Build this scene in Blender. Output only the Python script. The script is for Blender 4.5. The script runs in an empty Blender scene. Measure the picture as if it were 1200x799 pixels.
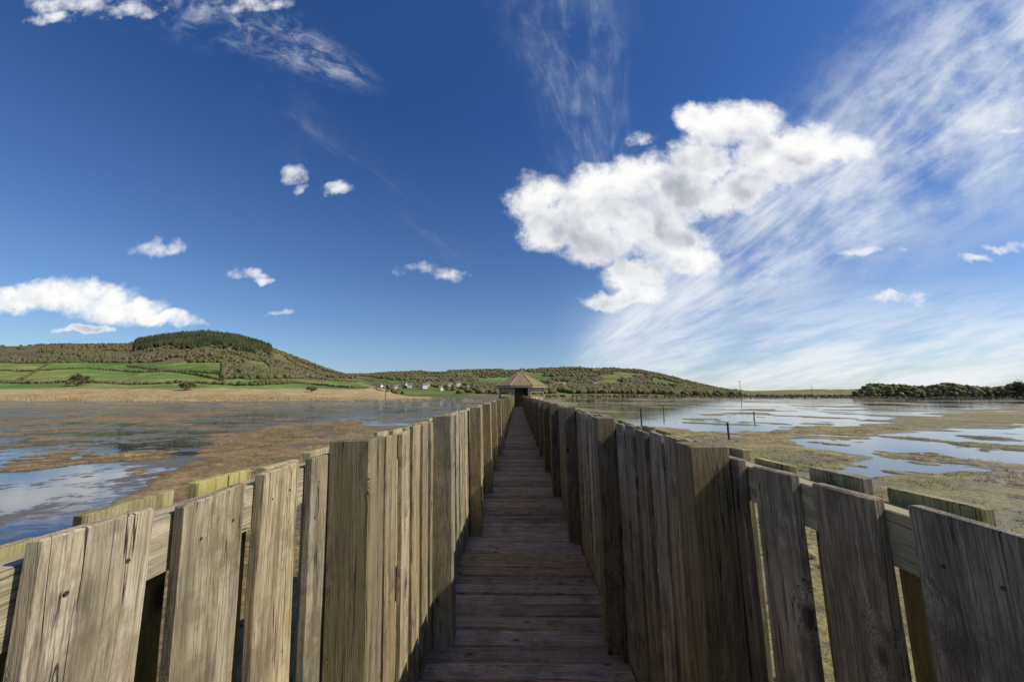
import bpy, bmesh, math, random
import numpy as np
from mathutils import Vector
random.seed(7); RNG = np.random.default_rng(7)
scene = bpy.context.scene
COL = scene.collection
F = 435.0; PITCH = math.atan(62.5/F); YAW = math.atan(7/F); CAMZ = 1.53
GZ = -1.02; WZ = -1.07
# ------------------------------------------------------------ survey helpers
cp, sp, cy_, sy_ = math.cos(PITCH), math.sin(PITCH), math.cos(YAW), math.sin(YAW)
FW = np.array([-sy_*cp, cy_*cp, sp]); RT = np.array([cy_, sy_, 0.0]); UP = np.cross(RT, FW)
def dirv(u, v):
    return FW*F + RT*(u-600) + UP*(399.5-v)
def at(u, v, Y):
    d = dirv(u, v); k = Y/d[1]
    return np.array([d[0]*k, Y, CAMZ+d[2]*k])
def on_ground(u, v, z=GZ):
    d = dirv(u, v); k = (z-CAMZ)/d[2]
    return np.array([d[0]*k, d[1]*k, z])
def q(u, v):
    d = dirv(u, v); return d[0]/d[1], d[2]/d[1]
def bearing(X, Y, Z):
    P = np.stack([X, Y, Z-CAMZ], -1)
    dep = np.maximum(P@FW, 1e-3)
    return 600+F*(P@RT)/dep, 399.5-F*(P@UP)/dep, (P@FW)
# ------------------------------------------------------------ noise
def vnoise(x, y, seed=0):
    xi = np.floor(x).astype(np.int64); yi = np.floor(y).astype(np.int64)
    xf = x-xi; yf = y-yi
    xf = xf*xf*(3-2*xf); yf = yf*yf*(3-2*yf)
    def h(a, b):
        n = (a*374761393 + b*668265263 + seed*1442695041) & 0x7fffffff
        n = ((n ^ (n >> 13))*1274126177) & 0x7fffffff
        n = (n ^ (n >> 16)) & 0xffff
        return n/65535.0
    a = h(xi, yi); b = h(xi+1, yi); c = h(xi, yi+1); d = h(xi+1, yi+1)
    return (a*(1-xf)+b*xf)*(1-yf)+(c*(1-xf)+d*xf)*yf
def fbm(x, y, o=4, seed=0):
    x = np.asarray(x, float); y = np.asarray(y, float)
    s = 0; a = .5; t = 0
    for i in range(o):
        s = s+a*vnoise(x*2**i+17.3*i, y*2**i-9.1*i, seed+i); t += a; a *= .5
    return s/t
def sdf_poly(pts, x, y):
    pts = np.array(pts, float); d = np.full(x.shape, 1e9); ins = np.zeros(x.shape, bool)
    n = len(pts)
    for i in range(n):
        a = pts[i]; b = pts[(i+1) % n]; e = b-a
        wx = x-a[0]; wy = y-a[1]
        t = np.clip((wx*e[0]+wy*e[1])/(e@e), 0, 1)
        d = np.minimum(d, np.hypot(wx-e[0]*t, wy-e[1]*t))
        c = ((a[1] > y) != (b[1] > y))
        with np.errstate(divide='ignore', invalid='ignore'):
            xx = (b[0]-a[0])*(y-a[1])/((b[1]-a[1]) if b[1] != a[1] else 1e-9)+a[0]
        ins ^= (c & (x < xx))
    return np.where(ins, d, -d)
def sstep(a, b, x):
    t = np.clip((x-a)/(b-a), 0, 1); return t*t*(3-2*t)
# ------------------------------------------------------------ object helpers
def tag(o, label=None, cat=None, group=None, kind=None):
    if label: o['label'] = label
    if cat: o['category'] = cat
    if group: o['group'] = group
    if kind: o['kind'] = kind
    return o
def empty(name, loc=(0, 0, 0), rz=0):
    o = bpy.data.objects.new(name, None); COL.objects.link(o)
    o.location = loc; o.rotation_euler = (0, 0, rz); o.empty_display_size = .2
    return o
class MB:
    def __init__(s): s.v = []; s.f = []; s.n = 0
    def add(s, v, f, loc=(0, 0, 0), R=None):
        v = np.asarray(v, float)
        if R is not None: v = v@np.asarray(R).T
        v = v+np.asarray(loc)
        s.v.append(v); s.f += [tuple(i+s.n for i in fc) for fc in f]; s.n += len(v); return s
    def box(s, x0, x1, y0, y1, z0, z1):
        v = [(x, y, z) for x in (x0, x1) for y in (y0, y1) for z in (z0, z1)]
        f = [(0, 1, 3, 2), (4, 6, 7, 5), (0, 4, 5, 1), (2, 3, 7, 6), (0, 2, 6, 4), (1, 5, 7, 3)]
        return s.add(v, f)
    def tube(s, p0, p1, r0, r1=None, n=8):
        r1 = r0 if r1 is None else r1
        p0 = np.array(p0, float); p1 = np.array(p1, float); d = p1-p0; d /= np.linalg.norm(d)
        a = np.cross(d, (0, 0, 1) if abs(d[2]) < .9 else (1, 0, 0)); a /= np.linalg.norm(a); b = np.cross(d, a)
        v = []
        for p, r in ((p0, r0), (p1, r1)):
            for i in range(n):
                t = 2*math.pi*i/n; v.append(p+r*(math.cos(t)*a+math.sin(t)*b))
        f = [(i, (i+1) % n, n+(i+1) % n, n+i) for i in range(n)]+[tuple(range(n))[::-1], tuple(range(n, 2*n))]
        return s.add(v, f)
    def build(s, name, mat, parent=None, loc=(0, 0, 0), smooth=False):
        me = bpy.data.meshes.new(name)
        me.from_pydata(np.concatenate(s.v).tolist(), [], s.f); me.update()
        if smooth: me.polygons.foreach_set('use_smooth', [True]*len(me.polygons))
        if mat: me.materials.append(mat)
        o = bpy.data.objects.new(name, me); COL.objects.link(o); o.location = loc
        if parent: o.parent = parent
        return o
def raw_mesh(name, V, T, mat, col=None, smooth=False):
    V = np.asarray(V, np.float32); T = np.asarray(T, np.int32); k = T.shape[1]
    me = bpy.data.meshes.new(name)
    me.vertices.add(len(V)); me.vertices.foreach_set('co', V.ravel())
    me.loops.add(T.size); me.loops.foreach_set('vertex_index', T.ravel())
    me.polygons.add(len(T)); me.polygons.foreach_set('loop_start', np.arange(0, T.size, k, dtype=np.int32))
    me.polygons.foreach_set('loop_total', np.full(len(T), k, np.int32))
    me.update(calc_edges=True)
    if smooth: me.polygons.foreach_set('use_smooth', np.ones(len(T), bool))
    if col is not None:
        at_ = me.color_attributes.new('albedo', 'FLOAT_COLOR', 'POINT')
        at_.data.foreach_set('color', np.concatenate([col, np.ones((len(col), 1))], 1).astype(np.float32).ravel())
    me.materials.append(mat)
    o = bpy.data.objects.new(name, me); COL.objects.link(o); return o
def beam(w, t, L, ch=.003, nseg=5, jit=.001, slant=0.0):
    """timber along local Z from 0 to L; w along y, t along x"""
    hw, ht = w/2, t/2
    sec = np.array([(ht, -hw+ch), (ht, hw-ch), (ht-ch, hw), (-ht+ch, hw), (-ht, hw-ch), (-ht, -hw+ch), (-ht+ch, -hw), (ht-ch, -hw)])
    zs = [0, ch]+[ch+(L-2*ch)*i/nseg for i in range(1, nseg)]+[L-ch, L]
    v = []
    for i, z in enumerate(zs):
        s = sec.copy()
        if i in (0, len(zs)-1): s -= np.sign(s)*ch*.9
        s = s+RNG.normal(0, jit, 2)*(.8)+RNG.normal(0, jit*.4, s.shape)
        zz = z+(slant*s[:, 1] if z > L*.6 else 0)
        v.append(np.column_stack([s, np.broadcast_to(zz, 8)]))
    v = np.concatenate(v); n = len(zs)
    f = [(r*8+i, r*8+(i+1) % 8, (r+1)*8+(i+1) % 8, (r+1)*8+i) for r in range(n-1) for i in range(8)]
    f += [tuple(range(8))[::-1], tuple(range((n-1)*8, n*8))]
    return v, f
RY = np.array([[1, 0, 0], [0, 0, 1], [0, -1, 0]])
# ------------------------------------------------------------ materials
def new_mat(name):
    m = bpy.data.materials.new(name); m.use_nodes = True
    nt = m.node_tree; b = nt.nodes['Principled BSDF']; return m, nt, b
class NT:
    def __init__(s, nt): s.t = nt
    def n(s, typ, **k):
        x = s.t.nodes.new(typ)
        for a, b in k.items(): setattr(x, a, b)
        return x
    def put(s, sock, val):
        if isinstance(val, bpy.types.NodeSocket): s.t.links.new(val, sock)
        elif val is not None: sock.default_value = val
    def M(s, op, a, b=None, c=None, clamp=False):
        x = s.n('ShaderNodeMath', operation=op, use_clamp=clamp)
        s.put(x.inputs[0], a); s.put(x.inputs[1], b); s.put(x.inputs[2], c); return x.outputs[0]
    def V(s, op, a, b=None, out=0):
        x = s.n('ShaderNodeVectorMath', operation=op); s.put(x.inputs[0], a)
        if op == 'SCALE': s.put(x.inputs[3], b)
        else: s.put(x.inputs[1], b)
        return x.outputs['Value'] if op in ('DOT_PRODUCT', 'LENGTH') else x.outputs[0]
    def noise(s, vec, scale, det=4, rough=.55, dist=0, out='Fac'):
        x = s.n('ShaderNodeTexNoise'); s.put(x.inputs['Vector'], vec)
        x.inputs['Scale'].default_value = scale; x.inputs['Detail'].default_value = det
        x.inputs['Roughness'].default_value = rough; x.inputs['Distortion'].default_value = dist
        return x.outputs[out]
    def mr(s, v, a, b, c=0., d=1., smooth=True):
        x = s.n('ShaderNodeMapRange'); x.interpolation_type = 'SMOOTHSTEP' if smooth else 'LINEAR'
        s.put(x.inputs[0], v); s.put(x.inputs[1], a); s.put(x.inputs[2], b); s.put(x.inputs[3], c); s.put(x.inputs[4], d); return x.outputs[0]
    def mix(s, f, a, b, bt='MIX'):
        x = s.n('ShaderNodeMix', data_type='RGBA', blend_type=bt); x.clamp_factor = True
        s.put(x.inputs[0], f)
        for sk, val in ((x.inputs[6], a), (x.inputs[7], b)):
            if isinstance(val, tuple) and len(val) == 3: val = (*val, 1)
            s.put(sk, val)
        return x.outputs[2]
    def comb(s, x=0., y=0., z=0.):
        c = s.n('ShaderNodeCombineXYZ'); s.put(c.inputs[0], x); s.put(c.inputs[1], y); s.put(c.inputs[2], z); return c.outputs[0]
def wood(name, ca, cb, cdark, axis, rough=.8, green=.0, bump=.5, grooves=False, gcol=(.16, .155, .04), warm=(.36, .27, .12), streak=.5, stain=.5, spread=(.76, 1.22)):
    m, nt, b = new_mat(name); N = NT(nt)
    tc = N.n('ShaderNodeTexCoord').outputs['Object']
    geo = N.n('ShaderNodeNewGeometry'); oi = N.n('ShaderNodeObjectInfo')
    rnd = N.M('FRACT', N.M('ADD', geo.outputs['Random Per Island'], oi.outputs['Random']))
    off = N.comb(N.M('MULTIPLY', rnd, 37.), N.M('MULTIPLY', rnd, 91.), N.M('MULTIPLY', rnd, 53.))
    p = N.V('ADD', tc, off)
    k = {'x': (1., 16., 16.), 'y': (16., 1., 16.), 'z': (16., 16., 1.)}[axis]
    w = N.noise(N.V('MULTIPLY', p, tuple(c/5+.8 for c in k)), 1.2, 1, out='Color')
    pw = N.V('ADD', p, N.V('SCALE', N.V('SUBTRACT', w, (.5, .5, .5)), .05))
    vo = N.n('ShaderNodeTexVoronoi'); N.put(vo.inputs['Vector'], N.V('MULTIPLY', p, tuple(9. if c > 1 else 5. for c in k))); vo.inputs['Scale'].default_value = 1.
    sel = N.M('GREATER_THAN', N.V('DOT_PRODUCT', vo.outputs['Color'], (1., 0., 0.)), .62)
    push = N.M('MULTIPLY', N.mr(vo.outputs['Distance'], .05, .45, 1, 0), sel)
    pw = N.V('ADD', pw, N.V('SCALE', (.035, .035, .035), push))
    g1 = N.noise(N.V('MULTIPLY', pw, tuple(c*1.3 for c in k)), 1.6, 4, .65)
    g2 = N.noise(N.V('MULTIPLY', pw, tuple(c*(8 if c > 1 else 3.) for c in k)), 2.4, 3, .7)
    blot = N.noise(p, 6., 5, .72)
    blot2 = N.noise(N.V('MULTIPLY', p, tuple(c/8+1 for c in k)), 2.0, 3, .6)
    col = N.mix(N.mr(g1, .36, .62), ca, cb)
    col = N.mix(N.mr(g2, .45, .62, 0, streak), col, cdark)
    col = N.mix(N.mr(blot, .47, .62, 0, stain), col, tuple(c*.42 for c in ca))
    col = N.mix(N.mr(blot2, .48, .70, 0, .6), col, warm)
    if green: col = N.mix(N.mr(N.noise(p, 1.9, 3), .38, .62, 0, green), col, gcol)
    kn = N.M('MULTIPLY', N.mr(vo.outputs['Distance'], .07, .20, 1, 0), sel)
    col = N.mix(N.M('MULTIPLY', kn, .88), col, tuple(c*.45 for c in cdark))
    cr = N.noise(N.V('MULTIPLY', pw, tuple(c*1.9 if c > 1 else .55 for c in k)), 1.5, 2, .5)
    crack = N.mr(N.M('ABSOLUTE', N.M('SUBTRACT', cr, .5)), .0, .012, 1, 0)
    crack = N.M('MULTIPLY', crack, N.mr(blot2, .45, .53))
    col = N.mix(N.M('MULTIPLY', crack, .9), col, (.02, .015, .01))
    val = N.mr(rnd, 0, 1, spread[0], spread[1], False)
    hs = N.n('ShaderNodeHueSaturation'); N.put(hs.inputs['Color'], col); N.put(hs.inputs['Value'], val)
    N.put(hs.inputs['Saturation'], N.mr(N.M('FRACT', N.M('MULTIPLY', rnd, 7.31)), 0, 1, .7, 1.15, False))
    c_out = hs.outputs[0]
    h = N.M('ADD', N.M('MULTIPLY', g1, .6), N.M('MULTIPLY', g2, .8))
    h = N.M('SUBTRACT', h, N.M('MULTIPLY', crack, 1.4))
    if grooves:
        sep = N.n('ShaderNodeSeparateXYZ'); N.put(sep.inputs[0], tc)
        s = N.M('SINE', N.M('MULTIPLY', sep.outputs[1], 2*math.pi/.0147))
        h = N.M('ADD', h, N.M('MULTIPLY', s, .8))
        c_out = N.mix(N.mr(s, -.2, -1., 0, .30), c_out, (.12, .08, .05))
    N.put(b.inputs['Base Color'], c_out)
    N.put(b.inputs['Roughness'], rough); b.inputs['Specular IOR Level'].default_value = .3
    bp = N.n('ShaderNodeBump'); bp.inputs['Strength'].default_value = bump; bp.inputs['Distance'].default_value = .005
    N.put(bp.inputs['Height'], h); N.put(b.inputs['Normal'], bp.outputs[0])
    return m
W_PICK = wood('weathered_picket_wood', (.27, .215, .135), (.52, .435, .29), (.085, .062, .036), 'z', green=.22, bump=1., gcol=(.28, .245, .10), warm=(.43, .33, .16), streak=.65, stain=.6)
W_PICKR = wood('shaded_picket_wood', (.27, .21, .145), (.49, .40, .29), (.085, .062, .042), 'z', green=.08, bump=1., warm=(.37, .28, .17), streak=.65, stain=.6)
W_OUT = wood('gap_lightened_picket_wood', (.30, .245, .12), (.52, .44, .24), (.10, .08, .035), 'z', green=.45, bump=.9, gcol=(.40, .36, .09), streak=.55)  # algae tint, brightened so the colour lifts the shade in the picket gaps
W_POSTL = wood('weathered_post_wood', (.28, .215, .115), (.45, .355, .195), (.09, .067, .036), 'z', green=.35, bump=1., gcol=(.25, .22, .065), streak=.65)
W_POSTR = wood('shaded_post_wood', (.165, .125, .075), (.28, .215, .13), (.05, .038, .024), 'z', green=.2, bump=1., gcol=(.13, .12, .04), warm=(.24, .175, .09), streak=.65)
W_RAIL = wood('weathered_rail_wood', (.30, .24, .14), (.48, .39, .24), (.10, .075, .045), 'y', green=.2)
W_DECK = wood('deck_plank_wood', (.56, .385, .24), (.80, .57, .37), (.20, .13, .08), 'x', green=.0, bump=1., grooves=True, warm=(.70, .48, .29), streak=.5, stain=.55, spread=(.68, 1.2))
W_HUT = wood('hut_board_wood', (.36, .29, .21), (.54, .45, .34), (.16, .13, .09), 'z')
W_FASC = wood('fascia_board_wood', (.45, .38, .27), (.60, .52, .38), (.25, .2, .14), 'z')
W_DARK = wood('dark_stake_wood', (.05, .04, .03), (.09, .07, .05), (.02, .02, .02), 'z', warm=(.06, .045, .03))
def simple(name, c, rough=.8, var=.25, scale=3., metal=0.):
    m, nt, b = new_mat(name); N = NT(nt)
    tc = N.n('ShaderNodeTexCoord').outputs['Object']
    f = N.noise(tc, scale, 4)
    N.put(b.inputs['Base Color'], N.mix(N.mr(f, .3, .7), tuple(x*(1-var) for x in c), tuple(x*(1+var) for x in c)))
    b.inputs['Roughness'].default_value = rough; b.inputs['Metallic'].default_value = metal
    return m
def island_mat(name, cols, rough=.9, sc=.5):
    m, nt, b = new_mat(name); N = NT(nt)
    r = N.n('ShaderNodeNewGeometry').outputs['Random Per Island']
    tc = N.n('ShaderNodeTexCoord').outputs['Object']
    f = N.noise(tc, sc, 2, .7); big = N.noise(tc, .012 if sc > .4 else .05, 3, .6)
    rr = N.M('ADD', N.M('MULTIPLY', r, .3), N.M('MULTIPLY', N.mr(big, .35, .65), .7))
    ra = N.n('ShaderNodeValToRGB'); N.put(ra.inputs[0], rr)
    e = ra.color_ramp.elements
    while len(e) < len(cols): e.new(.5)
    for i, c in enumerate(cols): e[i].position = i/(len(cols)-1); e[i].color = (*c, 1)
    mul = N.mr(f, .3, .7, .75, 1.25)
    N.put(b.inputs['Base Color'], N.mix(1., ra.outputs[0], N.comb(mul, mul, mul), 'MULTIPLY'))
    b.inputs['Roughness'].default_value = rough; b.inputs['Specular IOR Level'].default_value = .15
    return m
def terrain_mat(name, hill=False):
    m, nt, b = new_mat(name); N = NT(nt)
    a = N.n('ShaderNodeAttribute'); a.attribute_name = 'albedo'
    tc = N.n('ShaderNodeTexCoord').outputs['Object']
    if hill:
        f = N.noise(tc, .05, 4, .7); f2 = N.noise(tc, .3, 2, .7)
        mul = N.M('MULTIPLY', N.mr(f, .3, .7, .8, 1.2), N.mr(f2, .3, .7, .8, 1.2))
        N.put(b.inputs['Base Color'], N.mix(1., a.outputs['Color'], N.comb(mul, mul, mul), 'MULTIPLY'))
        b.inputs['Roughness'].default_value = .95; b.inputs['Specular IOR Level'].default_value = .1
        return m
    f = N.noise(tc, .9, 5, .7); f2 = N.noise(tc, 7., 4, .75); f3 = N.noise(tc, 40., 2, .7)
    mul = N.M('MULTIPLY', N.mr(f, .3, .7, .62, 1.4), N.mr(f2, .3, .72, .5, 1.5))
    mul = N.M('MULTIPLY', mul, N.mr(f3, .3, .7, .75, 1.25))
    c = N.mix(1., a.outputs['Color'], N.comb(mul, mul, mul), 'MULTIPLY')
    c = N.mix(N.mr(N.noise(tc, 2.6, 5, .75), .56, .66, 0, .5), c, (.23, .18, .075))
    c = N.mix(N.mr(N.noise(tc, 5., 5, .75), .56, .65, 0, .65), c, (.05, .04, .022))
    z = N.n('ShaderNodeSeparateXYZ'); N.put(z.inputs[0], tc)
    wet = N.mr(z.outputs[2], WZ-.005, WZ+.045, 1, 0)
    wet2 = N.mr(N.noise(tc, .35, 5, .65), .50, .62)
    wet = N.M('MAXIMUM', wet, N.M('MULTIPLY', wet2, .65))
    c = N.mix(N.M('MULTIPLY', wet, .6), c, (.065, .05, .03))
    N.put(b.inputs['Base Color'], c)
    N.put(b.inputs['Roughness'], N.mr(wet, 0, 1, .9, .30)); b.inputs['Specular IOR Level'].default_value = .4
    bp = N.n('ShaderNodeBump'); bp.inputs['Strength'].default_value = .7; bp.inputs['Distance'].default_value = .05
    N.put(bp.inputs['Height'], N.M('ADD', f2, N.M('MULTIPLY', f3, .4))); N.put(b.inputs['Normal'], bp.outputs[0])
    return m
M_GROUND = terrain_mat('marsh_mud'); M_HILL = terrain_mat('hill_pasture', True)
def water_mat():
    m, nt, b = new_mat('shallow_water'); N = NT(nt)
    tc = N.n('ShaderNodeTexCoord').outputs['Object']
    sx = N.n('ShaderNodeSeparateXYZ'); N.put(sx.inputs[0], tc)
    f = N.noise(tc, .8, 6, .72)
    f0 = N.noise(N.V('MULTIPLY', tc, (1., 1.6, 1.)), .14, 4, .65)
    shallow = N.M('MULTIPLY', N.mr(N.M('ADD', N.M('MULTIPLY', f, .5), N.M('MULTIPLY', f0, .5)), .48, .55), N.mr(sx.outputs[0], 10., -10., .1, 1.))
    N.put(b.inputs['Base Color'], N.mix(shallow, (.02, .026, .034), (.13, .095, .055)))
    N.put(b.inputs['Roughness'], N.M('ADD', N.M('MULTIPLY', shallow, .42), N.mr(N.noise(tc, .07, 2, .6), .4, .65, .015, .06)))
    N.put(b.inputs['IOR'], 1.5); b.inputs['Specular IOR Level'].default_value = .6
    n1 = N.noise(N.V('MULTIPLY', tc, (1., 2.2, 1.)), 1.6, 3, .6); n2 = N.noise(N.V('MULTIPLY', tc, (1., 2., 1.)), 7., 2, .6)
    bp = N.n('ShaderNodeBump'); bp.inputs['Strength'].default_value = .07; bp.inputs['Distance'].default_value = .03
    N.put(bp.inputs['Height'], N.M('ADD', n1, N.M('MULTIPLY', n2, .3))); N.put(b.inputs['Normal'], bp.outputs[0])
    return m
M_WATER = water_mat()
M_CONIFER = island_mat('conifer_foliage', [(.022, .03, .014), (.04, .05, .02), (.07, .065, .03), (.05, .055, .02)])
M_BARE = island_mat('spring_wood_foliage', [(.14, .11, .06), (.11, .09, .045), (.15, .125, .07), (.115, .11, .045), (.09, .095, .035), (.14, .125, .055)])
M_HEDGE = island_mat('hedge_foliage', [(.07, .065, .03), (.10, .09, .04), (.13, .105, .055)])
M_LEAF = island_mat('tree_foliage', [(.09, .08, .035), (.14, .12, .055), (.17, .14, .07), (.11, .11, .04)])
M_BELT = island_mat('belt_foliage', [(.17, .18, .075), (.21, .20, .09), (.25, .22, .12), (.18, .20, .075)])
M_REED = island_mat('straw_reed', [(.28, .2, .10), (.42, .32, .17), (.36, .26, .12), (.22, .16, .08)], sc=.08)
M_TUFT = island_mat('marsh_grass', [(.11, .095, .03), (.18, .145, .05), (.09, .09, .03), (.23, .18, .085)])
M_TRUNK = simple('bark', (.07, .055, .04))
M_WHITE = simple('white_render', (.66, .64, .59), .8, .06)
M_SLATE = simple('roof_slate', (.16, .13, .115), .7, .2)
M_GLASS = simple('window_glass', (.03, .035, .04), .2, .1)
M_SCREW = simple('steel_screw', (.07, .06, .05), .6, .2, 40, .4)
M_WIRE = simple('cable', (.03, .03, .03), .6, .1)
def shingle():
    m, nt, b = new_mat('cedar_shingle'); N = NT(nt)
    tc = N.n('ShaderNodeTexCoord').outputs['Object']; sep = N.n('ShaderNodeSeparateXYZ'); N.put(sep.inputs[0], tc)
    s = N.M('FRACT', N.M('MULTIPLY', sep.outputs[2], 6.))
    f = N.noise(tc, 4., 4, .7); f2 = N.noise(N.V('MULTIPLY', tc, (9., 9., 2.)), 1.2, 3)
    c = N.mix(N.mr(f, .3, .7), (.19, .135, .075), (.33, .25, .14))
    c = N.mix(N.mr(f2, .5, .7, 0, .5), c, (.11, .08, .045))
    c = N.mix(N.mr(s, 0, .22, .8, 0), c, (.05, .038, .025))
    N.put(b.inputs['Base Color'], c); b.inputs['Roughness'].default_value = .9
    b.inputs['Specular IOR Level'].default_value = .2
    return m
M_SHINGLE = shingle()
# ------------------------------------------------------------ ground sheet
rad = np.concatenate([np.geomspace(.6, 300, 620), np.geomspace(310, 9000, 60)])
ang = np.concatenate([np.radians(np.linspace(-75, 75, 560)), np.radians(np.linspace(75, 285, 60))[1:-1]])
RR, AA = np.meshgrid(rad, ang, indexing='ij')
GX = RR*np.sin(AA); GY = RR*np.cos(AA)
gu, gv, gd = bearing(GX, GY, np.full(GX.shape, GZ))
front = (gd > .05) & (GY > .2)
LR = np.log(RR)
n_pol = fbm(AA*9, LR*9, 5, 3); n_fin = fbm(GX/2.2, GY/2.2, 5, 11); n_mid = fbm(GX/9, GY/9, 4, 21)
VS = 3.0
water_polys = [
 [(-700, 780), (-700, 495), (0, 497), (120, 494), (205, 500), (250, 512), (222, 535), (165, 568), (110, 600), (75, 635), (0, 700), (-300, 760)],
 [(225, 476), (330, 468), (574, 464.7), (576, 468), (530, 482), (470, 494), (440, 497), (405, 487), (345, 494), (300, 500), (255, 503), (215, 494), (300, 486), (250, 481)],
 [(-500, 479), (140, 470.5), (250, 473), (215, 481), (60, 487), (-500, 490)],
 [(655, 465.2), (900, 466), (1200, 464.8), (1800, 464.8), (1800, 474), (1200, 473), (1080, 484), (985, 500), (820, 503), (735, 496), (690, 478)],
 [(930, 514), (1010, 515), (1090, 507), (1200, 500), (1800, 498), (1800, 570), (1200, 545), (1100, 550), (1020, 558), (985, 550), (1030, 535), (950, 521)],
]
wv = np.full(GX.shape, -1e3)
vv = np.clip(gv, 462.5, 1200)
for i, P in enumerate(water_polys):
    pp = [(a, 462+VS*(b-462)) for a, b in P]
    wv = np.maximum(wv, sdf_poly(pp, gu, 462+VS*(vv-462)))
jag = (n_pol-.5)*44+(n_fin-.5)*34*sstep(465, 500, vv)
W = wv+jag*np.clip((vv-462)/16, .2, 1.0)
pool = (fbm(AA*10, LR*30, 4, 51)-.70)*300*sstep(465, 480, vv)-4*sstep(500, 520, vv)-5*sstep(490, 500, vv)
W = np.maximum(W, pool)
leftw = sstep(640, 600, gu)
isl = (fbm(AA*9, LR*26, 5, 71)-.60)*220*(sstep(575, 530, vv)*(1-leftw)+sstep(590, 540, vv)*leftw)-1
W = np.where(isl > 0, np.minimum(W, -isl+2), W)
W = np.where(front, W, (n_mid-.5)*60)
W = np.where(RR > 420, -30, W)
W = np.where(np.abs(GX) < 2.2, np.minimum(W, -7), W)
H = GZ+.0+(n_fin-.5)*.05
depthf = sstep(-14, 12, W)
H = H*(1-depthf)+(WZ-.10)*depthf
H = np.where(RR > 420, GZ-.3, H)
c_or = np.array([.225, .15, .065]); c_br = np.array([.15, .11, .055]); c_ol = np.array([.25, .19, .075]); c_st = np.array([.36, .27, .13]); c_gr = np.array([.175, .16, .052])
left = sstep(640, 560, gu)
k = sstep(.38, .62, n_mid)
colr = (c_ol[None, None]*(1-k[..., None])+c_gr[None, None]*k[..., None]*.75+c_br[None, None]*k[..., None]*.35)
coll = c_or[None, None]*(1-.6*k[..., None])+c_br[None, None]*(.6*k[..., None])
gcol = colr*(1-left[..., None])+coll*left[..., None]
far = sstep(478, 470, vv)[..., None]*sstep(.3, .55, fbm(AA*10, LR*14, 3, 5))[..., None]
gcol = gcol*(1-far*.8)+c_st*far*.8*.75
nr, na = GX.shape
idx = np.arange(nr*na).reshape(nr, na)
nx = np.roll(idx, -1, axis=1)
T = np.stack([idx[:-1], nx[:-1], nx[1:], idx[1:]], -1).reshape(-1, 4)
T = T[:, ::-1]
V = np.stack([GX, GY, H], -1).reshape(-1, 3)
g = raw_mesh('ground', V, T, M_GROUND, gcol.reshape(-1, 3), True); tag(g, kind='structure')
wm = MB(); wm.add([(-480, -480, 0), (480, -480, 0), (480, 480, 0), (-480, 480, 0)], [(0, 1, 2, 3)])
w = wm.build('water', M_WATER, loc=(0, 0, WZ)); tag(w, kind='structure')
# ------------------------------------------------------------ hills
class Hill:
    def __init__(s, us, skys, Ys, ts, u0, u1, seed):
        s.us, s.sk, s.Ys, s.ts, s.u0, s.u1, s.seed = us, skys, Ys, ts, u0, u1, seed
    def v(s, u, Y):
        sky = np.interp(u, s.us, s.sk); t = np.interp(Y, s.Ys, s.ts)
        vg = 462+F*(CAMZ-GZ+.6)/Y
        return vg+(sky-vg)*t+ (fbm(u/60, Y/90, 3, s.seed)-.5)*8*np.clip(t*3, 0, 1)*(t < .93)
    def P(s, u, Y):
        v = s.v(u, Y)
        D = FW*F+RT*(np.asarray(u)[..., None]-600)+UP*(399.5-np.asarray(v)[..., None])
        k = np.asarray(Y)/D[..., 1]
        return np.stack([D[..., 0]*k, np.asarray(Y)*np.ones(np.shape(v)), CAMZ+D[..., 2]*k], -1), v
    def build(s, name, colf, nu=420, nY=150):
        u = np.linspace(s.u0, s.u1, nu); Y = np.linspace(s.Ys[0], s.Ys[-1], nY)
        U, YY = np.meshgrid(u, Y, indexing='ij')
        P, v = s.P(U, YY)
        c = colf(U, YY, v, P)
        i = np.arange(nu*nY).reshape(nu, nY)
        T = np.stack([i[:-1, :-1], i[1:, :-1], i[1:, 1:], i[:-1, 1:]], -1).reshape(-1, 4)
        o = raw_mesh(name, P.reshape(-1, 3), T, M_HILL, c.reshape(-1, 3), True); tag(o, kind='structure'); return o
hA = Hill([-600, -200, -60, 0, 60, 100, 150, 165, 200, 240, 280, 310, 350, 380, 410, 450, 480, 510],
          [407, 406, 406, 406, 404, 404, 404, 399, 394, 391, 396, 405, 420, 432, 441, 452, 462, 468],
          [130, 200, 260, 380, 520, 700, 850, 930, 1100], [0, .10, .22, .40, .55, .80, 1, .97, .7], -560, 505, 3)
hB = Hill([340, 380, 430, 450, 480, 520, 560, 600, 640, 680, 720, 750, 780, 810, 850, 880, 930, 1000],
          [440, 439, 439, 437, 436, 435, 434, 433, 432, 431, 432, 434, 440, 448, 457, 461, 464, 467],
          [430, 600, 800, 1000, 1250, 1450, 1800], [0, .25, .45, .65, .88, 1, .8], 330, 960, 9)
hC = Hill([780, 860, 950, 1100, 1300, 1900], [464, 459, 457.5, 457, 455, 452], [700, 1200, 1900, 2400], [0, .4, 1, .8], 780, 1900, 15)
C_GREEN = np.array([.12, .185, .042]); C_YG = np.array([.20, .21, .06]); C_BR = np.array([.14, .11, .055]); C_STRAW = np.array([.36, .27, .13])
def cells(X, Y, s, seed):
    a = np.floor((X+.35*Y+60*fbm(X/200, Y/200, 2, seed))/s).astype(int); b = np.floor((Y*1.0-.2*X)/(s*.8)).astype(int)
    return ((a*7919+b*104729+seed*31) % 97)/97.0
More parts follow.
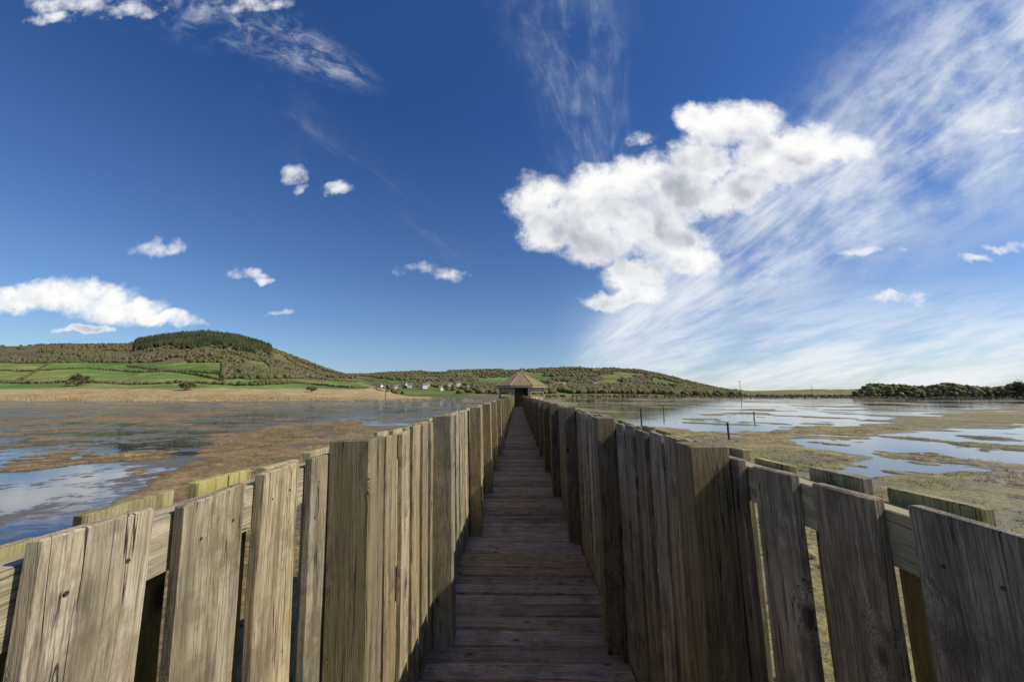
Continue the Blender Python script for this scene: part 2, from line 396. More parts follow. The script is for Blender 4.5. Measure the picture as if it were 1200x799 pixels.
def colA(U, Y, v, P):
    c = cells(P[..., 0], Y, 95, 1)[..., None]
    fields = C_GREEN*(.85+.45*c)*(c < .75)+C_YG*(.8+.3*c)*(c >= .75)
    wood_ = np.broadcast_to(C_BR, fields.shape)
    n = fbm(U/40, Y/60, 3, 5)
    kw = (sstep(428, 421, v+(n-.5)*12)*sstep(340, 300, U)+sstep(450, 443, v+(n-.5)*20)*sstep(300, 350, U))[..., None]
    kw = np.clip(kw, 0, 1)
    ks = sstep(454.5, 457, v+(n-.5)*4)[..., None]
    r = fields*(1-kw)+wood_*kw
    return r*(1-ks)+C_STRAW*ks
def colB(U, Y, v, P):
    c = cells(P[..., 0], Y, 130, 4)[..., None]
    f = C_GREEN*(.7+.4*c)*(c < .45)+C_YG*.8*((c >= .45)&(c < .7))+C_BR*1.3*(c >= .7)
    n = fbm(U/30, Y/150, 3, 25)[..., None]
    k = sstep(.46, .58, n)
    bright = np.exp(-((U-585)/35)**2-((v-441)/5)**2)[..., None]
    r = f*(1-k)+C_BR*1.1*k
    return r*(1-bright)+C_GREEN*1.25*bright
def colC(U, Y, v, P):
    n = fbm(U/40, Y/100, 3, 33)[..., None]
    return C_YG*.9*n+C_BR*1.3*(1-n)
hA.build('hill', colA); hB.build('hill', colB); hC.build('hill', colC, 200, 40)
# ------------------------------------------------------------ far woods (one mass each)
bmx = bmesh.new(); bmesh.ops.create_icosphere(bmx, subdivisions=1, radius=1)
ICO_V = np.array([v.co[:] for v in bmx.verts]); ICO_F = np.array([[v.index for v in f.verts] for f in bmx.faces]); bmx.free()
def crowns(name, pts, rads, hs, mat, label, cat, cone=False, jit=.18, smooth=True):
    n = len(pts); nv = len(ICO_V)
    Vv = np.repeat(ICO_V[None], n, 0)*(1+RNG.normal(0, jit, (n, nv, 1)))
    if cone:
        kz = (ICO_V[:, 2]+1)/2; Vv[..., 0] *= (1.25-kz)[None]; Vv[..., 1] *= (1.25-kz)[None]
    Vv[..., 0] *= rads[:, None]; Vv[..., 1] *= rads[:, None]; Vv[..., 2] *= hs[:, None]
    Vv += pts[:, None]+np.array([0, 0, 1.])*(hs[:, None, None]*.55)
    T = (ICO_F[None]+(np.arange(n)*nv)[:, None, None]).reshape(-1, 3)
    o = raw_mesh(name, Vv.reshape(-1, 3), T, mat, smooth=smooth); tag(o, label, cat, kind='stuff'); return o
def scatter(h, n, u0, u1, y0, y1, maskf):
    u = RNG.uniform(u0, u1, n); Y = RNG.uniform(y0, y1, n)
    P, v = h.P(u, Y); keep = maskf(u, Y, v); return P[keep]
p = scatter(hA, 10000, 150, 330, 600, 900, lambda u, Y, v: (Y > 650+.4*np.abs(u-235)+130*(fbm(u/14, Y/50, 3, 91)-.3)) & (u > 158) & (u < 318))
crowns('conifer_wood', p, RNG.uniform(1.8, 3.4, len(p)), RNG.uniform(3, 7.5, len(p)), M_CONIFER, 'dark green conifer wood crowning the top of the hill on the left', 'wood', True)
def mA(u, Y, v):
    n = fbm(u/30, Y/60, 3, 44)
    a = (v < 425) & (u < 300) & (n > .42)
    b = (u >= 260) & (v < 445-(u-240)*.01) & (n > .38) & (Y > 300)
    return (a | b)
p = scatter(hA, 34000, -500, 480, 330, 900, mA)
p = p[~((p[:, 1] > 660) & (p[:, 0] > at(158, 400, 1)[0]*p[:, 1]) & (p[:, 0] < at(318, 400, 1)[0]*p[:, 1]) & (RNG.random(len(p)) < .7))]
crowns('broadleaf_wood', p, RNG.uniform(1.6, 3.4, len(p)), RNG.uniform(1.6, 3.6, len(p)), M_BARE, 'brown and olive spring woodland covering the slopes of the left hill', 'wood')
hp = []
for (ua, va, ub, vb, step) in [(-300, 437, 110, 433, 1.4), (110, 433, 330, 441, 1.3), (150, 428, 262, 446, 1.4), (-60, 425, 150, 424, 1.), (300, 448, 470, 456, 1.), (-20, 448, 340, 451, 3), (60, 424, 20, 447, 2), (250, 436, 420, 447, 1.4)]:
    m_ = int(math.hypot(ub-ua, (vb-va)*4)/step)
    for i in range(m_):
        t = i/m_; u = ua+(ub-ua)*t+random.uniform(-1, 1); vt = va+(vb-va)*t+1.2*math.sin(u*.05)
        Ys = np.linspace(160, 840, 200); vs = hA.v(np.full(200, u), Ys); Y = Ys[np.argmin(np.abs(vs-vt))]
        hp.append(hA.P(np.array([u]), np.array([Y]))[0][0])
hp = np.array(hp); crowns('hedgerow', hp, RNG.uniform(.9, 1.9, len(hp)), RNG.uniform(.9, 2.0, len(hp)), M_HEDGE, 'brown hedgerows dividing the green fields on the left hillside', 'hedge')
def mB(u, Y, v):
    n = fbm(u/30, Y/150, 3, 25); village = (u > 425) & (u < 560) & (Y < 720)
    return ((n > .45) | (v > 451) & (n > .34)) & (~village | (RNG.random(len(u)) < .10) | (Y > 700) & (n > .3))
p = scatter(hB, 28000, 340, 870, 500, 1500, mB)
bad = np.exp(-((p[:, 0]/p[:, 1]*F+607-585)/30)**2) * ((p[:, 1] > 800) & (p[:, 1] < 1100)) > .5
p = p[~bad]
crowns('distant_wood', p, RNG.uniform(2.4, 5.4, len(p)), RNG.uniform(2.4, 4.8, len(p)), M_BARE, 'brown and green woodland patches on the long low ridge behind the hut', 'wood')
pp = []
for i in range(2900):
    u = random.uniform(1002, 1320); Y = random.uniform(330, 400)
    top = np.interp(u, [1000, 1020, 1060, 1085, 1110, 1150, 1165, 1190, 1320], [6, 15, 14, 12, 15, 12, 11, 15, 16])
    b_ = at(u, 462, Y); pp.append((b_[0], Y, GZ+random.uniform(0, max(top-4, 1))))
pp = np.array(pp); crowns('tree_belt', pp, RNG.uniform(1.2, 2.4, len(pp)), RNG.uniform(.9, 1.9, len(pp)), M_BELT, 'low dark belt of trees on the flat horizon at the right', 'tree belt')
pp = []
for i in range(500):
    u = random.uniform(640, 1010); Y = random.uniform(420, 470)
    b_ = at(u, 462, Y); pp.append((b_[0], Y, GZ+random.uniform(-1, .8)))
pp = np.array(pp); crowns('far_hedge', pp, RNG.uniform(1.2, 2.4, len(pp)), RNG.uniform(.8, 1.4, len(pp)), M_HEDGE, 'thin dark hedge along the far side of the marsh right of the hut', 'hedge')
# ------------------------------------------------------------ individual trees
def tree(name, base, hgt, wid, label, seed, group=None):
    rn = np.random.default_rng(seed); root = empty(name, tuple(base)); tag(root, label, 'tree', group)
    t = MB(); t.tube((0, 0, -.6), (0, 0, hgt*.45), wid*.035, wid*.02)
    for i in range(7):
        a = rn.uniform(0, 6.28); z0 = hgt*rn.uniform(.15, .4)
        t.tube((0, 0, z0), (math.cos(a)*wid*.33, math.sin(a)*wid*.33, z0+hgt*.35), wid*.015, wid*.005, 5)
    t.build('trunk', M_TRUNK, root)
    cl = [(rn.normal(0, .22, 3)*np.array([wid, wid, hgt*.7])+np.array([0, 0, hgt*.5])) for _ in range(16)]
    cen = np.array(cl); cen[:, 2] = np.clip(cen[:, 2], hgt*.18, hgt*.85)
    N = 2600; c = cen[rn.integers(0, 16, N)]+rn.normal(0, 1, (N, 3))*np.array([wid*.085, wid*.085, hgt*.075])
    s = wid*.035
    tri = rn.normal(0, s, (N, 3, 3))+c[:, None]
    o = raw_mesh('crown', tri.reshape(-1, 3), np.arange(N*3).reshape(N, 3), M_LEAF); o.parent = root
    return root
def hill_pt(h, u, vt, lo=150, hi=840):
    Ys = np.linspace(lo, hi, 300); vs = h.v(np.full(300, float(u)), Ys); Y = Ys[np.argmin(np.abs(vs-vt))]
    return h.P(np.array([float(u)]), np.array([Y]))[0][0]
tree('round_tree', hill_pt(hA, 90, 452), 10, 12, 'round bushy tree standing alone in the green field at far left', 1)
tree('field_tree', hill_pt(hA, 217, 457), 6, 9, 'low round bush beside the reeds below the left hill', 2)
tree('shore_bush', hill_pt(hA, 365, 459, 140), 4, 7, 'small dark bush at the right foot of the left hill', 3)
tree('skyline_tree', at(1197, 462, 330)*[1, 1, 0]+[0, 0, GZ], 18, 11, 'tallest tree on the right skyline, at the end of the tree belt', 4)
# ------------------------------------------------------------ village houses
def house_parts(w, d, h, rh, root):
    wl = MB(); wl.box(-w/2, w/2, -d/2, d/2, -1.5, h)
    wl.add([(-w/2, -d/2, h), (-w/2, d/2, h), (-w/2, 0, h+rh), (w/2, -d/2, h), (w/2, d/2, h), (w/2, 0, h+rh)], [(0, 1, 2), (3, 5, 4)])
    wl.build('wall', M_WHITE, root)
    r = MB(); e = .4
    for s in (-1, 1):
        v = [(-w/2-e, s*(d/2+e), h-.2), (w/2+e, s*(d/2+e), h-.2), (w/2+e, 0, h+rh+.12), (-w/2-e, 0, h+rh+.12)]
        v += [(a, b_, c+.2) for a, b_, c in v]
        r.add(v, [(0, 1, 2, 3), (4, 5, 6, 7), (0, 1, 5, 4), (1, 2, 6, 5), (2, 3, 7, 6), (3, 0, 4, 7)])
    rf = r.build('roof', M_SLATE, root)
    c = MB(); c.box(w*.3, w*.3+.9, -.4, .4, h+rh-.5, h+rh+1.3); c.build('chimney', M_WHITE, rf)
    for x in (-w*.28, w*.28):
        for z in (1.1, 3.4):
            m = MB(); m.box(x-.6, x+.6, -d/2-.05, -d/2-.002, z, z+1.2); m.build('window', M_GLASS, root)
    m = MB(); m.box(-.5, .5, -d/2-.05, -d/2-.002, 0, 2.1); m.build('door', M_GLASS, root)
h0 = empty('village_house'); house_parts(9, 7, 4.6, 2.4, h0)
def copy_tree(o, parent=None):
    c = o.copy(); COL.objects.link(c); c.parent = parent
    for ch in list(o.children): copy_tree(ch, c)
    return c
for i, (u, Y, rz, s) in enumerate([(434, 560, .9, .9), (445, 640, -.4, 1.1), (451, 700, 1.6, .9), (463, 600, 1.1, 1), (474, 690, -.4, 1.1), (480, 640, .3, .9), (497, 620, .8, 1), (503, 700, .4, .9), (516, 580, 1.2, .8), (537, 690, .5, 1.), (549, 640, 1.7, .9), (527, 640, .6, 1), (660, 640, .8, 1), (697, 700, .4, 1)]):
    o = h0 if i == 0 else copy_tree(h0)
    P = hB.P(np.array([float(u)]), np.array([float(Y)]))[0][0]
    o.location = (P[0], P[1], P[2]+1.6); o.rotation_euler.z = rz; o.scale = (s, s, s)
    tag(o, 'tiny white village house with dark pitched roof at the foot of the distant ridge', 'house', 'white village houses below the distant ridge')
# ------------------------------------------------------------ boardwalk
XL, XR = -.573, .627
DX0, DX1 = XL+.005, XR+.005
d = MB(); y = -1.5; pitch = .147
while y < 45.2:
    v, f = beam(.128, .034, DX1-DX0+random.uniform(-.012, .012), .006, 4, .0018)
    R = np.array([[0, 0, 1], [0, 1, 0], [-1, 0, 0]], float)
    a = random.gauss(0, .004)
    v = v@R.T; v[:, 1] += v[:, 0]*a
    d.add(v, f, (DX0, y, -.017+random.uniform(-.005, .005))); y += pitch
deck = d.build('boardwalk', W_DECK); tag(deck, kind='structure')
bm_ = MB()
for x in (-.42, .02, .46):
    v, f = beam(.16, .06, 46.6, .004, 4, .001); bm_.add(v@RY.T, f, (x, -1.5, -.125))
bm_.build('support_beam', W_DARK, deck)
# ------------------------------------------------------------ fences
TOP = CAMZ-.178
PW = .125
def fence(side, label):
    X = XL if side < 0 else XR
    lean = math.radians(1.8 if side < 0 else 1.0)
    PY = [-.62, 1.21, 2.58, 4.35] if side < 0 else [-.62, 1.20, 2.52, 4.2]
    while PY[-1] < 43: PY.append(PY[-1]+1.78)
    root = empty('picket_fence', (X+math.sin(lean)*TOP, 0, 0)); tag(root, label, 'fence'); root.rotation_euler = (0, -lean, 0)
    s = side
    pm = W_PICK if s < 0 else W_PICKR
    for i, y in enumerate(PY):
        pw_ = PW if s < 0 else .118
        v, f = beam(pw_, pw_, 2.45+.03+random.uniform(-.006, .010), .005, 6, .0008, random.uniform(-.03, .03))
        mb = MB(); mb.add(v, f)
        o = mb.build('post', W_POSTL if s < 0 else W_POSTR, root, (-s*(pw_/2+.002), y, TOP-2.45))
        if i > 2: o.rotation_euler = (random.gauss(0, .005), random.gauss(0, .003), random.gauss(0, .02))
    ends = [-1.5]+PY[2::2]+[45.0]
    for a, b_ in zip(ends[:-1], ends[1:]):
        for z, hh in ((TOP-.07, .095), (.62, .095), (.10, .095)):
            v, f = beam(hh, .048, b_-a-.004, .003, 5, .0012)
            mb = MB(); mb.add(v@RY.T, f)
            mb.build('rail', W_RAIL, root, (s*(.024+.0255), a, z))
    st = MB(); cnt = 0
    rows = []
    pt = .2 if s < 0 else .2
    y = .535-pt*9 if s < 0 else .576-pt*9
    while y < 44.9:
        nr_ = .3 < y < 1.3
        rows.append((y+(0 if nr_ else random.uniform(-.005, .005)), 0, nr_)); rows.append((y+(.124 if (nr_ and s < 0) else .112)+random.uniform(-.004, .004), 1, nr_)); y += pt
    for (y, outer, vn) in rows:
        wv_ = .141 if vn else random.uniform(.137, .150); top = TOP+random.uniform(-.012, .006)+(.001 if outer else 0)
        if outer: wv_ = random.uniform(.146, .152)
        x = s*(.012) if not outer else s*(.024+.048+.006+.012)
        ry = random.gauss(0, .006); rx = 0 if vn else random.gauss(0, .0035)
        near = (.3 < y) and cnt < 100
        v, f = beam(wv_, .022, top+.16, .0025, 6 if near else 1, .0016 if near else .0008, random.uniform(-.05, .05))
        if near:
            cnt += 1
            mb = MB(); mb.add(v, f)
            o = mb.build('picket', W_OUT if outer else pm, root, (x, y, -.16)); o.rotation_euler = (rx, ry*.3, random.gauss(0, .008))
            if y < 3 and not outer:
                for z in (TOP-.07, .62):
                    for dy in (-.035, .035):
                        sm = MB(); fx = -s*.0110
                        zz = z+.16+random.uniform(-.012, .012); dy += random.uniform(-.006, .006)
                        sm.tube((fx, dy, zz), (fx-s*.0013, dy, zz), .0032, .0029, 10)
                        sm.build('screw', M_SCREW, o)
        else:
            c, sn = math.cos(rx), math.sin(rx)
            R = np.array([[1, 0, 0], [0, c, -sn], [0, sn, c]]); st.add(v, f, (x, y, -.16), R)
    o = st.build('far_pickets', pm); o.parent = root; o['kind'] = 'stuff'
fence(-1, 'sunlit weathered grey picket fence along the left edge of the boardwalk')
fence(1, 'shaded weathered brown picket fence along the right edge of the boardwalk')
# ------------------------------------------------------------ hut
hx, hy = .40, 48.0
hut = empty('bird_hide', (hx, hy, 0)); tag(hut, 'small eight-sided wooden hut with pointed shingle roof at the far end of the boardwalk', 'hut')
def ocp(R, z, k): a = math.radians(22.5+45*k-90); return np.array([R*math.cos(a), R*math.sin(a), z])
RE, RI, EZ = 3.5, 2.95, 2.62
rm = MB()
rv = [ocp(RE, EZ, i) for i in range(8)]+[np.array([0, 0, 4.45])]+[ocp(RE, EZ-.08, i) for i in range(8)]+[np.array([0, 0, 4.3])]
rf = [(i, (i+1) % 8, 8) for i in range(8)]+[(9+(i+1) % 8, 9+i, 17) for i in range(8)]+[(9+i, 9+(i+1) % 8, (i+1) % 8, i) for i in range(8)]
rm.add(rv, rf); roof = rm.build('roof', M_SHINGLE, hut)
cm = MB(); cm.tube((0, 0, 4.31), (0, 0, 4.62), .3, .06, 8); cm.build('roof_cap', M_SHINGLE, roof)
hp_ = MB(); fa = MB()
for i in range(8):
    hp_.tube(ocp(RE+.02, EZ+.02, i), (0, 0, 4.47), .05, .04, 6)
    a, b_ = ocp(RE-.03, 0, i), ocp(RE-.03, 0, (i+1) % 8); a2, b2 = ocp(RE-.07, 0, i), ocp(RE-.07, 0, (i+1) % 8)
    vs_ = [(*p_[:2], z) for p_ in (a, b_, b2, a2) for z in (EZ-.27, EZ-.085)]
    fa.add(vs_, [(0, 2, 3, 1), (2, 4, 5, 3), (4, 6, 7, 5), (6, 0, 1, 7), (0, 6, 4, 2), (1, 3, 5, 7)])
hp_.build('hip_ridge', W_HUT, roof); fa.build('fascia', W_FASC, roof)
fl = MB(); v = [ocp(RI, 0, i) for i in range(8)]+[ocp(RI, -.12, i) for i in range(8)]
fl.add(v, [tuple(range(8)), tuple(range(15, 7, -1))]+[(8+i, 8+(i+1) % 8, (i+1) % 8, i) for i in range(8)]); fl.build('floor', W_DARK, hut)
for i in range(8):
    p0 = ocp(RI, 0, i)
    m = MB(); m.tube((p0[0], p0[1], -1.2), (p0[0], p0[1], 2.5), .08, .08, 8); m.build('corner_post', W_HUT, hut)
def panel(a, b_, z0, z1, t=.05):
    m = MB(); dv = b_-a; L = np.linalg.norm(dv[:2]); n = max(1, int(L/.15)); e = dv/L; nn = np.array([e[1], -e[0], 0])
    for j in range(n):
        s0 = a+dv*(j/n)+e*.003; s1 = a+dv*((j+1)/n)-e*.003
        vv_ = []
        for p_ in (s0, s1):
            for off in (0, t):
                for z in (z0, z1): vv_.append((p_[0]+nn[0]*off, p_[1]+nn[1]*off, z))
        m.add(vv_, [(0, 1, 3, 2), (4, 6, 7, 5), (0, 4, 5, 1), (2, 3, 7, 6), (0, 2, 6, 4), (1, 5, 7, 3)])
    return m
for k in range(8):
    a = ocp(RI-.02, 0, k); b_ = ocp(RI-.02, 0, (k+1) % 8)
    mid = (a+b_)/2
    e = (b_-a)/np.linalg.norm(b_-a)
    if mid[1] < -2.3:
        ctr = mid-e*0.0
        panel(a+e*.08, ctr-e*.80, 0, 2.45).build('wall_panel', W_HUT, hut)
        panel(ctr+e*.80, b_-e*.08, 0, 2.45).build('wall_panel', W_HUT, hut)
        panel(ctr-e*.78, ctr+e*.78, 2.3, 2.45).build('lintel', W_HUT, hut)
    elif mid[1] > 2.3:
        panel(a+e*.08, b_-e*.08, 0, 2.45).build('wall_panel', W_DARK, hut)  # back wall in dark wood: interior shade behind the doorway put into the colour
    else:
        panel(a+e*.08, b_-e*.08, 0, 1.25).build('wall_panel', W_HUT, hut)
        panel(a+e*.08, b_-e*.08, 1.75, 2.45).build('wall_panel', W_HUT, hut)
# ------------------------------------------------------------ stakes
def stake(u, v, hgt, tilt, label):
    P = on_ground(u, v, WZ-.1); root_h = hgt+.1
    vv_, f = beam(.09, .09, root_h, .012, 5, .006, .3)
    mb = MB(); mb.add(vv_, f); o = mb.build('wooden_stake', W_DARK, loc=tuple(P)); o.rotation_euler = (0, tilt, .4)
    tag(o, label, 'stake')
stake(752, 503, 1.55, .02, 'dark thin stake in the water nearest the right fence')
stake(855, 518, 1.0, -.05, 'short dark stake at the mud edge right of the boardwalk, closest to the viewer')
stake(884, 492, .8, .04, 'small dark stake standing in the bright water behind the short mud edge stake')
stake(778, 487, 1.1, -.03, 'distant dark stake in the water between the two taller ones')
# ------------------------------------------------------------ utility poles and cable
def upole(base, hgt, label, rz=0.):
    r = empty('utility_pole', tuple(base), rz); tag(r, label, 'utility pole')
    m = MB(); m.tube((0, 0, -1), (0, 0, hgt), .16, .11); m.build('pole', W_DARK, r)
    m = MB(); m.box(-1.2, 1.2, -.08, .08, hgt-.6, hgt-.45); m.build('crossarm', W_DARK, r)
    for x in (-1.05, 0, 1.05):
        m = MB(); m.tube((x, 0, hgt-.45), (x, 0, hgt-.15), .05, .07, 6); m.build('insulator', M_SCREW, r)
def gp(u, Y): P = at(u, 462, Y); P[2] = GZ; return P
upole(gp(868, 240), 11, 'taller utility pole standing on the flat horizon right of the ridge')
upole(gp(952, 330), 10, 'smaller utility pole further along the horizon towards the right trees')
pa = np.array([-78, 34, GZ]); pb = gp(452, 175)
upole(pa, 9.6, 'near utility pole beyond the left edge of the marsh view', .9)
upole(pb, 9.0, 'utility pole at the marsh edge in front of the village houses', .5)
for j, dx in enumerate((-1.0, 1.0)):
    m = MB(); n = 24; prev = None
    for i in range(n+1):
        t = i/n; P = (pa*(1-t)+pb*t)+np.array([dx, 0, 9.45*(1-t)+8.85*t-4*1.6*t*(1-t)])
        if prev is not None: m.tube(prev, P, .018+.024*t, .018+.024*t, 5)
        prev = P
    o = m.build('power_cable', M_WIRE); tag(o, ['left', 'right'][j]+' one of the two thin black cables hanging across the sky above the left hill', 'cable')
# ------------------------------------------------------------ reeds and tufts
def blades(name, P, h, wd, mat, label, cat, bend=.15):
    n = len(P); a = RNG.uniform(0, math.pi, n)
    dx = np.stack([np.cos(a), np.sin(a), np.zeros(n)], -1)*(wd/2)[:, None]
    ln = np.concatenate([RNG.normal(0, bend, (n, 2)), np.ones((n, 1))], 1)*h[:, None]
    V = np.stack([P-dx, P+dx, P+ln], 1).reshape(-1, 3)
    o = raw_mesh(name, V, np.arange(n*3).reshape(n, 3), mat); tag(o, label, cat, kind='stuff')
n = 24000
u = RNG.uniform(-300, 590, n); Y = RNG.uniform(140, 190, n)
P1, _ = hA.P(np.clip(u, -550, 500), Y)
zz = np.where(u < 500, np.maximum(P1[:, 2], GZ), GZ)
Xq = np.array([at(a, 462, b_)[0] for a, b_ in zip(u, Y)])
P = np.stack([Xq, Y, zz-.1], -1)
keep = fbm(u/25, Y/18, 3, 61) > .46; P = P[keep]
blades('reed_bed', P, RNG.uniform(.5, 1.2, len(P)), RNG.uniform(.08, .22, len(P)), M_REED, 'pale straw coloured reed bed along the far left shore', 'reeds')
n = 9000
u = RNG.uniform(640, 1400, n); Y = RNG.uniform(250, 330, n)
P = np.stack([[at(a, 462, b_)[0] for a, b_ in zip(u, Y)], Y, np.full(n, GZ-.1)], -1)
P = P[fbm(u/40, Y/30, 3, 66) > .45]
blades('reed_fringe', P, RNG.uniform(.9, 1.9, len(P)), RNG.uniform(.15, .4, len(P)), M_REED, 'thin straw reed fringe along the far right shore', 'reeds')
land = (W < -12) & (RR > 2) & (RR < 45) & (np.abs(GX) > .9) & (GY > -3) & (n_fin > .5)
ids = np.flatnonzero(land.ravel()); wgt = (RR.ravel()[ids])**2; wgt = wgt/wgt.sum()
ids = RNG.choice(ids, 8000, p=wgt)
base = np.stack([GX.ravel()[ids], GY.ravel()[ids], H.ravel()[ids]], -1)
base = np.repeat(base, 7, 0)+np.concatenate([RNG.normal(0, .06, (len(ids)*7, 2)), np.zeros((len(ids)*7, 1))], 1)
blades('marsh_tufts', base, RNG.uniform(.02, .09, len(base)), RNG.uniform(.006, .018, len(base)), M_TUFT, 'short olive grass tufts dotted over the mud beside the boardwalk', 'grass', .5)
# ------------------------------------------------------------ world
SUN_EL = math.radians(43); SUN_AZ = math.radians(97)
world = bpy.data.worlds.new('World'); scene.world = world; world.use_nodes = True
try: world.cycles.sampling_method = 'NONE'
except Exception as ex: print(ex)
wt = world.node_tree; N = NT(wt); bg = wt.nodes['Background']; bg.inputs['Strength'].default_value = .1
sky = N.n('ShaderNodeTexSky'); sky.sky_type = 'NISHITA'; sky.sun_disc = False
sky.sun_elevation = SUN_EL; sky.sun_rotation = SUN_AZ; sky.altitude = 50; sky.air_density = 1.0; sky.dust_density = .6; sky.ozone_density = 2.5
D = N.n('ShaderNodeTexCoord').outputs['Generated']
sep = N.n('ShaderNodeSeparateXYZ'); N.put(sep.inputs[0], D)
ay = N.M('MAXIMUM', N.M('ABSOLUTE', sep.outputs[1]), .04)
qx = N.M('DIVIDE', sep.outputs[0], ay); qz = N.M('DIVIDE', sep.outputs[2], ay)
p0 = N.comb(qx, qz, 0.)
big = [(648,240,50,40),(702,225,52,34),(642,268,38,26),(700,270,58,38),(757,212,50,36),(747,252,62,40),(806,225,54,42),(822,190,40,36),(842,150,46,30),(812,138,28,18),(888,142,38,26),(897,184,46,38),(945,174,44,32),(992,172,34,19),(872,218,42,28),(785,286,52,30),(745,322,45,20),(808,308,34,22),(712,352,38,12),(748,344,34,14),
 (5,352,50,16),(60,346,50,20),(110,352,48,24),(155,366,45,17),(195,378,45,10),(95,388,36,6)]
small = [(180,292,36,13),(208,288,18,15),(285,318,32,9),(305,324,16,6),(490,312,34,11),(525,319,30,9),(345,205,20,15),(352,218,12,8),(395,218,24,9),(330,367,20,6),(750,163,20,12),
 (90,4,80,16),(150,14,50,12),(55,22,40,8),(300,4,50,12),(1045,348,64,7),(1182,286,38,9),(1140,299,20,6),(1015,292,50,6),(1192,155,20,6)]
def field(p, blobs):
    acc = None
    for (u, v, ru, rv) in blobs:
        c = q(u, v); r1 = abs(q(u+ru, v)[0]-c[0]); r2 = abs(q(u, v-rv)[1]-c[1])
        dlt = N.V('MULTIPLY', N.V('SUBTRACT', p, (c[0], c[1], 0.)), (1/r1, 1/r2, 0.))
        s = N.M('SUBTRACT', 1., N.V('DOT_PRODUCT', dlt, dlt))
        acc = N.M('MAXIMUM', s, -1.5) if acc is None else N.M('SMOOTH_MAX', acc, s, .35)
    return acc
wn = N.noise(p0, 7., 4, .62, out='Color')
wvec = N.V('SCALE', N.V('SUBTRACT', wn, (.5, .5, .5)), .10)
pw = N.V('ADD', p0, wvec)
fb = field(pw, big); fs = N.M('SUBTRACT', field(pw, small), .25)
fb2 = field(N.V('ADD', pw, (.045, .085, 0.)), big)
n1 = N.noise(p0, 12., 9, .62)
nn1 = N.M('MULTIPLY', N.M('SUBTRACT', n1, .5), 2.6)
def lown(off, sc, det): return N.noise(N.V('ADD', N.V('ADD', p0, N.V('SCALE', wvec, .5)), off), sc, det, .5)
bil = N.M('MULTIPLY', N.M('SUBTRACT', lown((0., 0., 0.), 6.5, 3), lown((.03, .05, 0.), 6.5, 3)), 1.1)
bil2 = N.M('MULTIPLY', N.M('SUBTRACT', n1, lown((.010, .016, 0.), 12., 4)), .22)
db = N.M('ADD', N.M('MINIMUM', fb, .8), nn1); ds = N.M('ADD', N.M('MINIMUM', fs, .7), N.M('MULTIPLY', nn1, 1.3))
cum_b = N.mr(db, -.30, .90); cum_s = N.M('MULTIPLY', N.mr(ds, -.05, 1.3), .95)
shade_big = N.mr(N.M('SUBTRACT', N.M('MAXIMUM', fb2, -1.), N.M('MULTIPLY', nn1, .10)), -.5, .95, 1.0, .50)
edge = N.mr(db, .1, 1.0, .40, 0)
lit = N.M('ADD', N.M('ADD', N.M('ADD', shade_big, bil), bil2), edge, clamp=True)
ra = N.n('ShaderNodeValToRGB'); N.put(ra.inputs[0], lit); e = ra.color_ramp.elements
e[0].position = .12; e[0].color = (.33, .36, .42, 1); e[1].position = .88; e[1].color = (.99, .99, .98, 1)
x = e.new(.42); x.color = (.53, .56, .61, 1); x = e.new(.66); x.color = (.84, .85, .87, 1)
ccol = N.mix(1., ra.outputs[0], (10., 10., 10.), 'MULTIPLY')
def fan(a, b_, w0, w1, stretch, nscale, seed, s1, lo, hi, det=8, fine=8., dist=.2, apex=.35, veil=0., low=.55):
    A = np.array(q(*a)); B = np.array(q(*b_)); L = np.linalg.norm(B-A); e = (B-A)/L; nn = np.array([-e[1], e[0]])
    rel = N.V('SUBTRACT', p0, (A[0], A[1], 0.))
    s = N.V('DOT_PRODUCT', rel, (e[0], e[1], 0.)); t = N.V('DOT_PRODUCT', rel, (nn[0], nn[1], 0.))
    wdt = N.M('MAXIMUM', N.M('ADD', w0, N.M('MULTIPLY', s, (w1-w0)/L)), .02)
    f_ = N.M('DIVIDE', t, wdt)
    m = N.M('MULTIPLY', N.mr(N.M('ABSOLUTE', f_), .10, 1.15, 1, 0), N.mr(s, -.08, .12))
    m = N.M('MULTIPLY', m, N.mr(s, L*.95, L*1.5, 1, s1))
    fc = N.M('DIVIDE', t, N.M('ADD', N.M('MAXIMUM', s, 0.), apex))
    n_ = N.noise(N.comb(N.M('ADD', N.M('MULTIPLY', s, stretch), seed), N.M('MULTIPLY', fc, fine), seed), nscale, det, .64, dist)
    n2 = N.noise(N.comb(N.M('MULTIPLY', s, 1.6), N.M('MULTIPLY', t, 2.4), seed+4.), 1.8, 5, .6)
    n_ = N.M('ADD', N.M('MULTIPLY', n_, 1.1-low), N.M('MULTIPLY', n2, low))
    return N.M('MULTIPLY', m, N.M('ADD', N.mr(n_, lo, hi, 0, 1-veil), N.mr(n2, .3, .6, 0, veil)))
c1 = N.M('MULTIPLY', fan((690, 430), (1190, 85), .08, .50, 1.05, 3.0, 2., .7, .42, .74, 10, 6.5, .4, .35, .32, .52), .95)
c2 = N.M('MULTIPLY', fan((700, 210), (650, -60), .14, .26, 2.0, 4., 9., .3, .46, .86, 8, 4., .6, .35, .12), .40)
c3 = N.M('MULTIPLY', fan((540, 300), (360, 160), .06, .12, 1.6, 3., 19., 0., .48, 1.0, 5, 4., .5), .2)
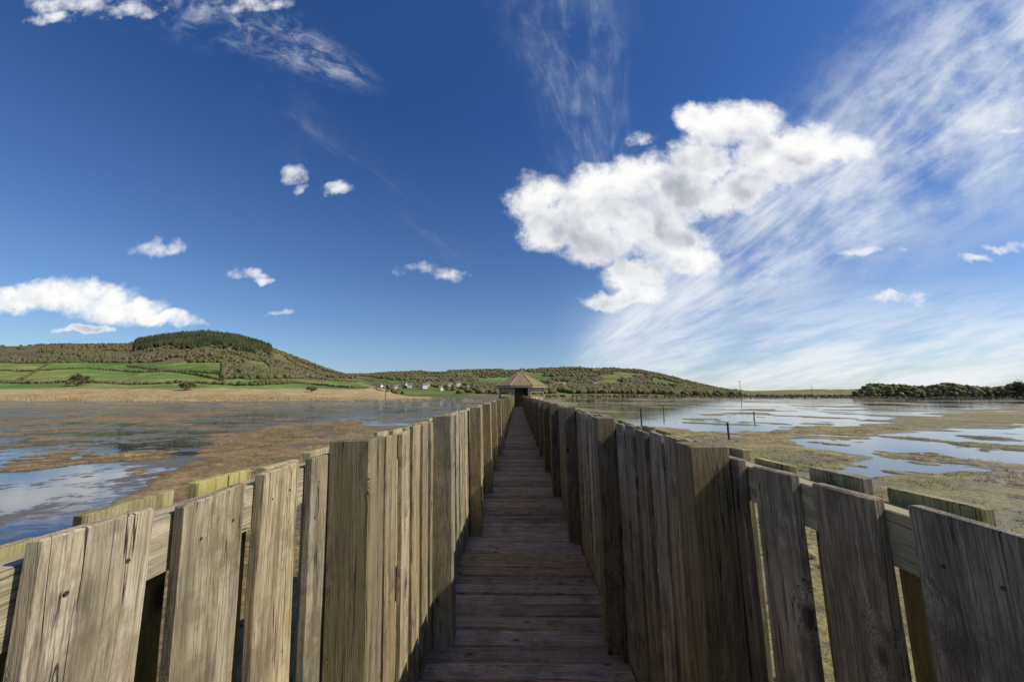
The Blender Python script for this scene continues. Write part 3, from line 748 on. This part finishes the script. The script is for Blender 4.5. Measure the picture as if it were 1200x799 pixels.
c5 = N.M('MULTIPLY', fan((430, 96), (200, -20), .05, .20, 3., 3.4, 33., 1., .50, .80, 8, 4., .9, .4), .65)
hz = N.noise(N.comb(N.M('MULTIPLY', qx, 1.5), N.M('SUBTRACT', N.M('MULTIPLY', qz, 9.), N.M('MULTIPLY', qx, 2.)), 5.), 1.8, 7, .62)
c4 = N.M('MULTIPLY', N.M('MULTIPLY', N.mr(qx, .05, .5), N.mr(qz, .38, .05)), N.mr(hz, .34, .62, .20, .92))
def scr(a, b_): return N.M('SUBTRACT', 1., N.M('MULTIPLY', N.M('SUBTRACT', 1., a), N.M('SUBTRACT', 1., b_)))
cir = scr(scr(scr(c1, c2), c5), scr(c3, c4))
tint = N.mix(N.mr(sep.outputs[2], .0, .62, 0, 1, False), (.82, .95, 1.12), (.32, .62, 1.05))
skyc = N.mix(1., sky.outputs[0], tint, 'MULTIPLY')
up = N.M('GREATER_THAN', sep.outputs[2], 0.)
col = N.mix(cir, skyc, (8.6, 8.9, 9.3))
col = N.mix(N.M('MULTIPLY', cum_s, up), col, (9.2, 9.3, 9.5))
col = N.mix(N.M('MULTIPLY', cum_b, up), col, ccol)
N.put(bg.inputs['Color'], col)
sun = bpy.data.lights.new('sun', 'SUN'); sun.energy = 4.6; sun.angle = math.radians(.5); sun.color = (1, .94, .81)
so = bpy.data.objects.new('sun', sun); COL.objects.link(so)
sd = Vector((math.sin(SUN_AZ)*math.cos(SUN_EL), math.cos(SUN_AZ)*math.cos(SUN_EL), math.sin(SUN_EL)))
so.rotation_euler = sd.to_track_quat('Z', 'Y').to_euler(); so.location = (0, 0, 30)
# ------------------------------------------------------------ camera
cam = bpy.data.cameras.new('camera'); co = bpy.data.objects.new('camera', cam); COL.objects.link(co)
co.location = (0, 0, CAMZ); co.rotation_euler = (math.pi/2+PITCH, 0, YAW)
cam.sensor_width = 36; cam.lens = 36*F/1200; cam.clip_start = .02; cam.clip_end = 20000
scene.camera = co
scene.view_settings.view_transform = 'Standard'; scene.view_settings.look = 'None'; scene.view_settings.exposure = 0
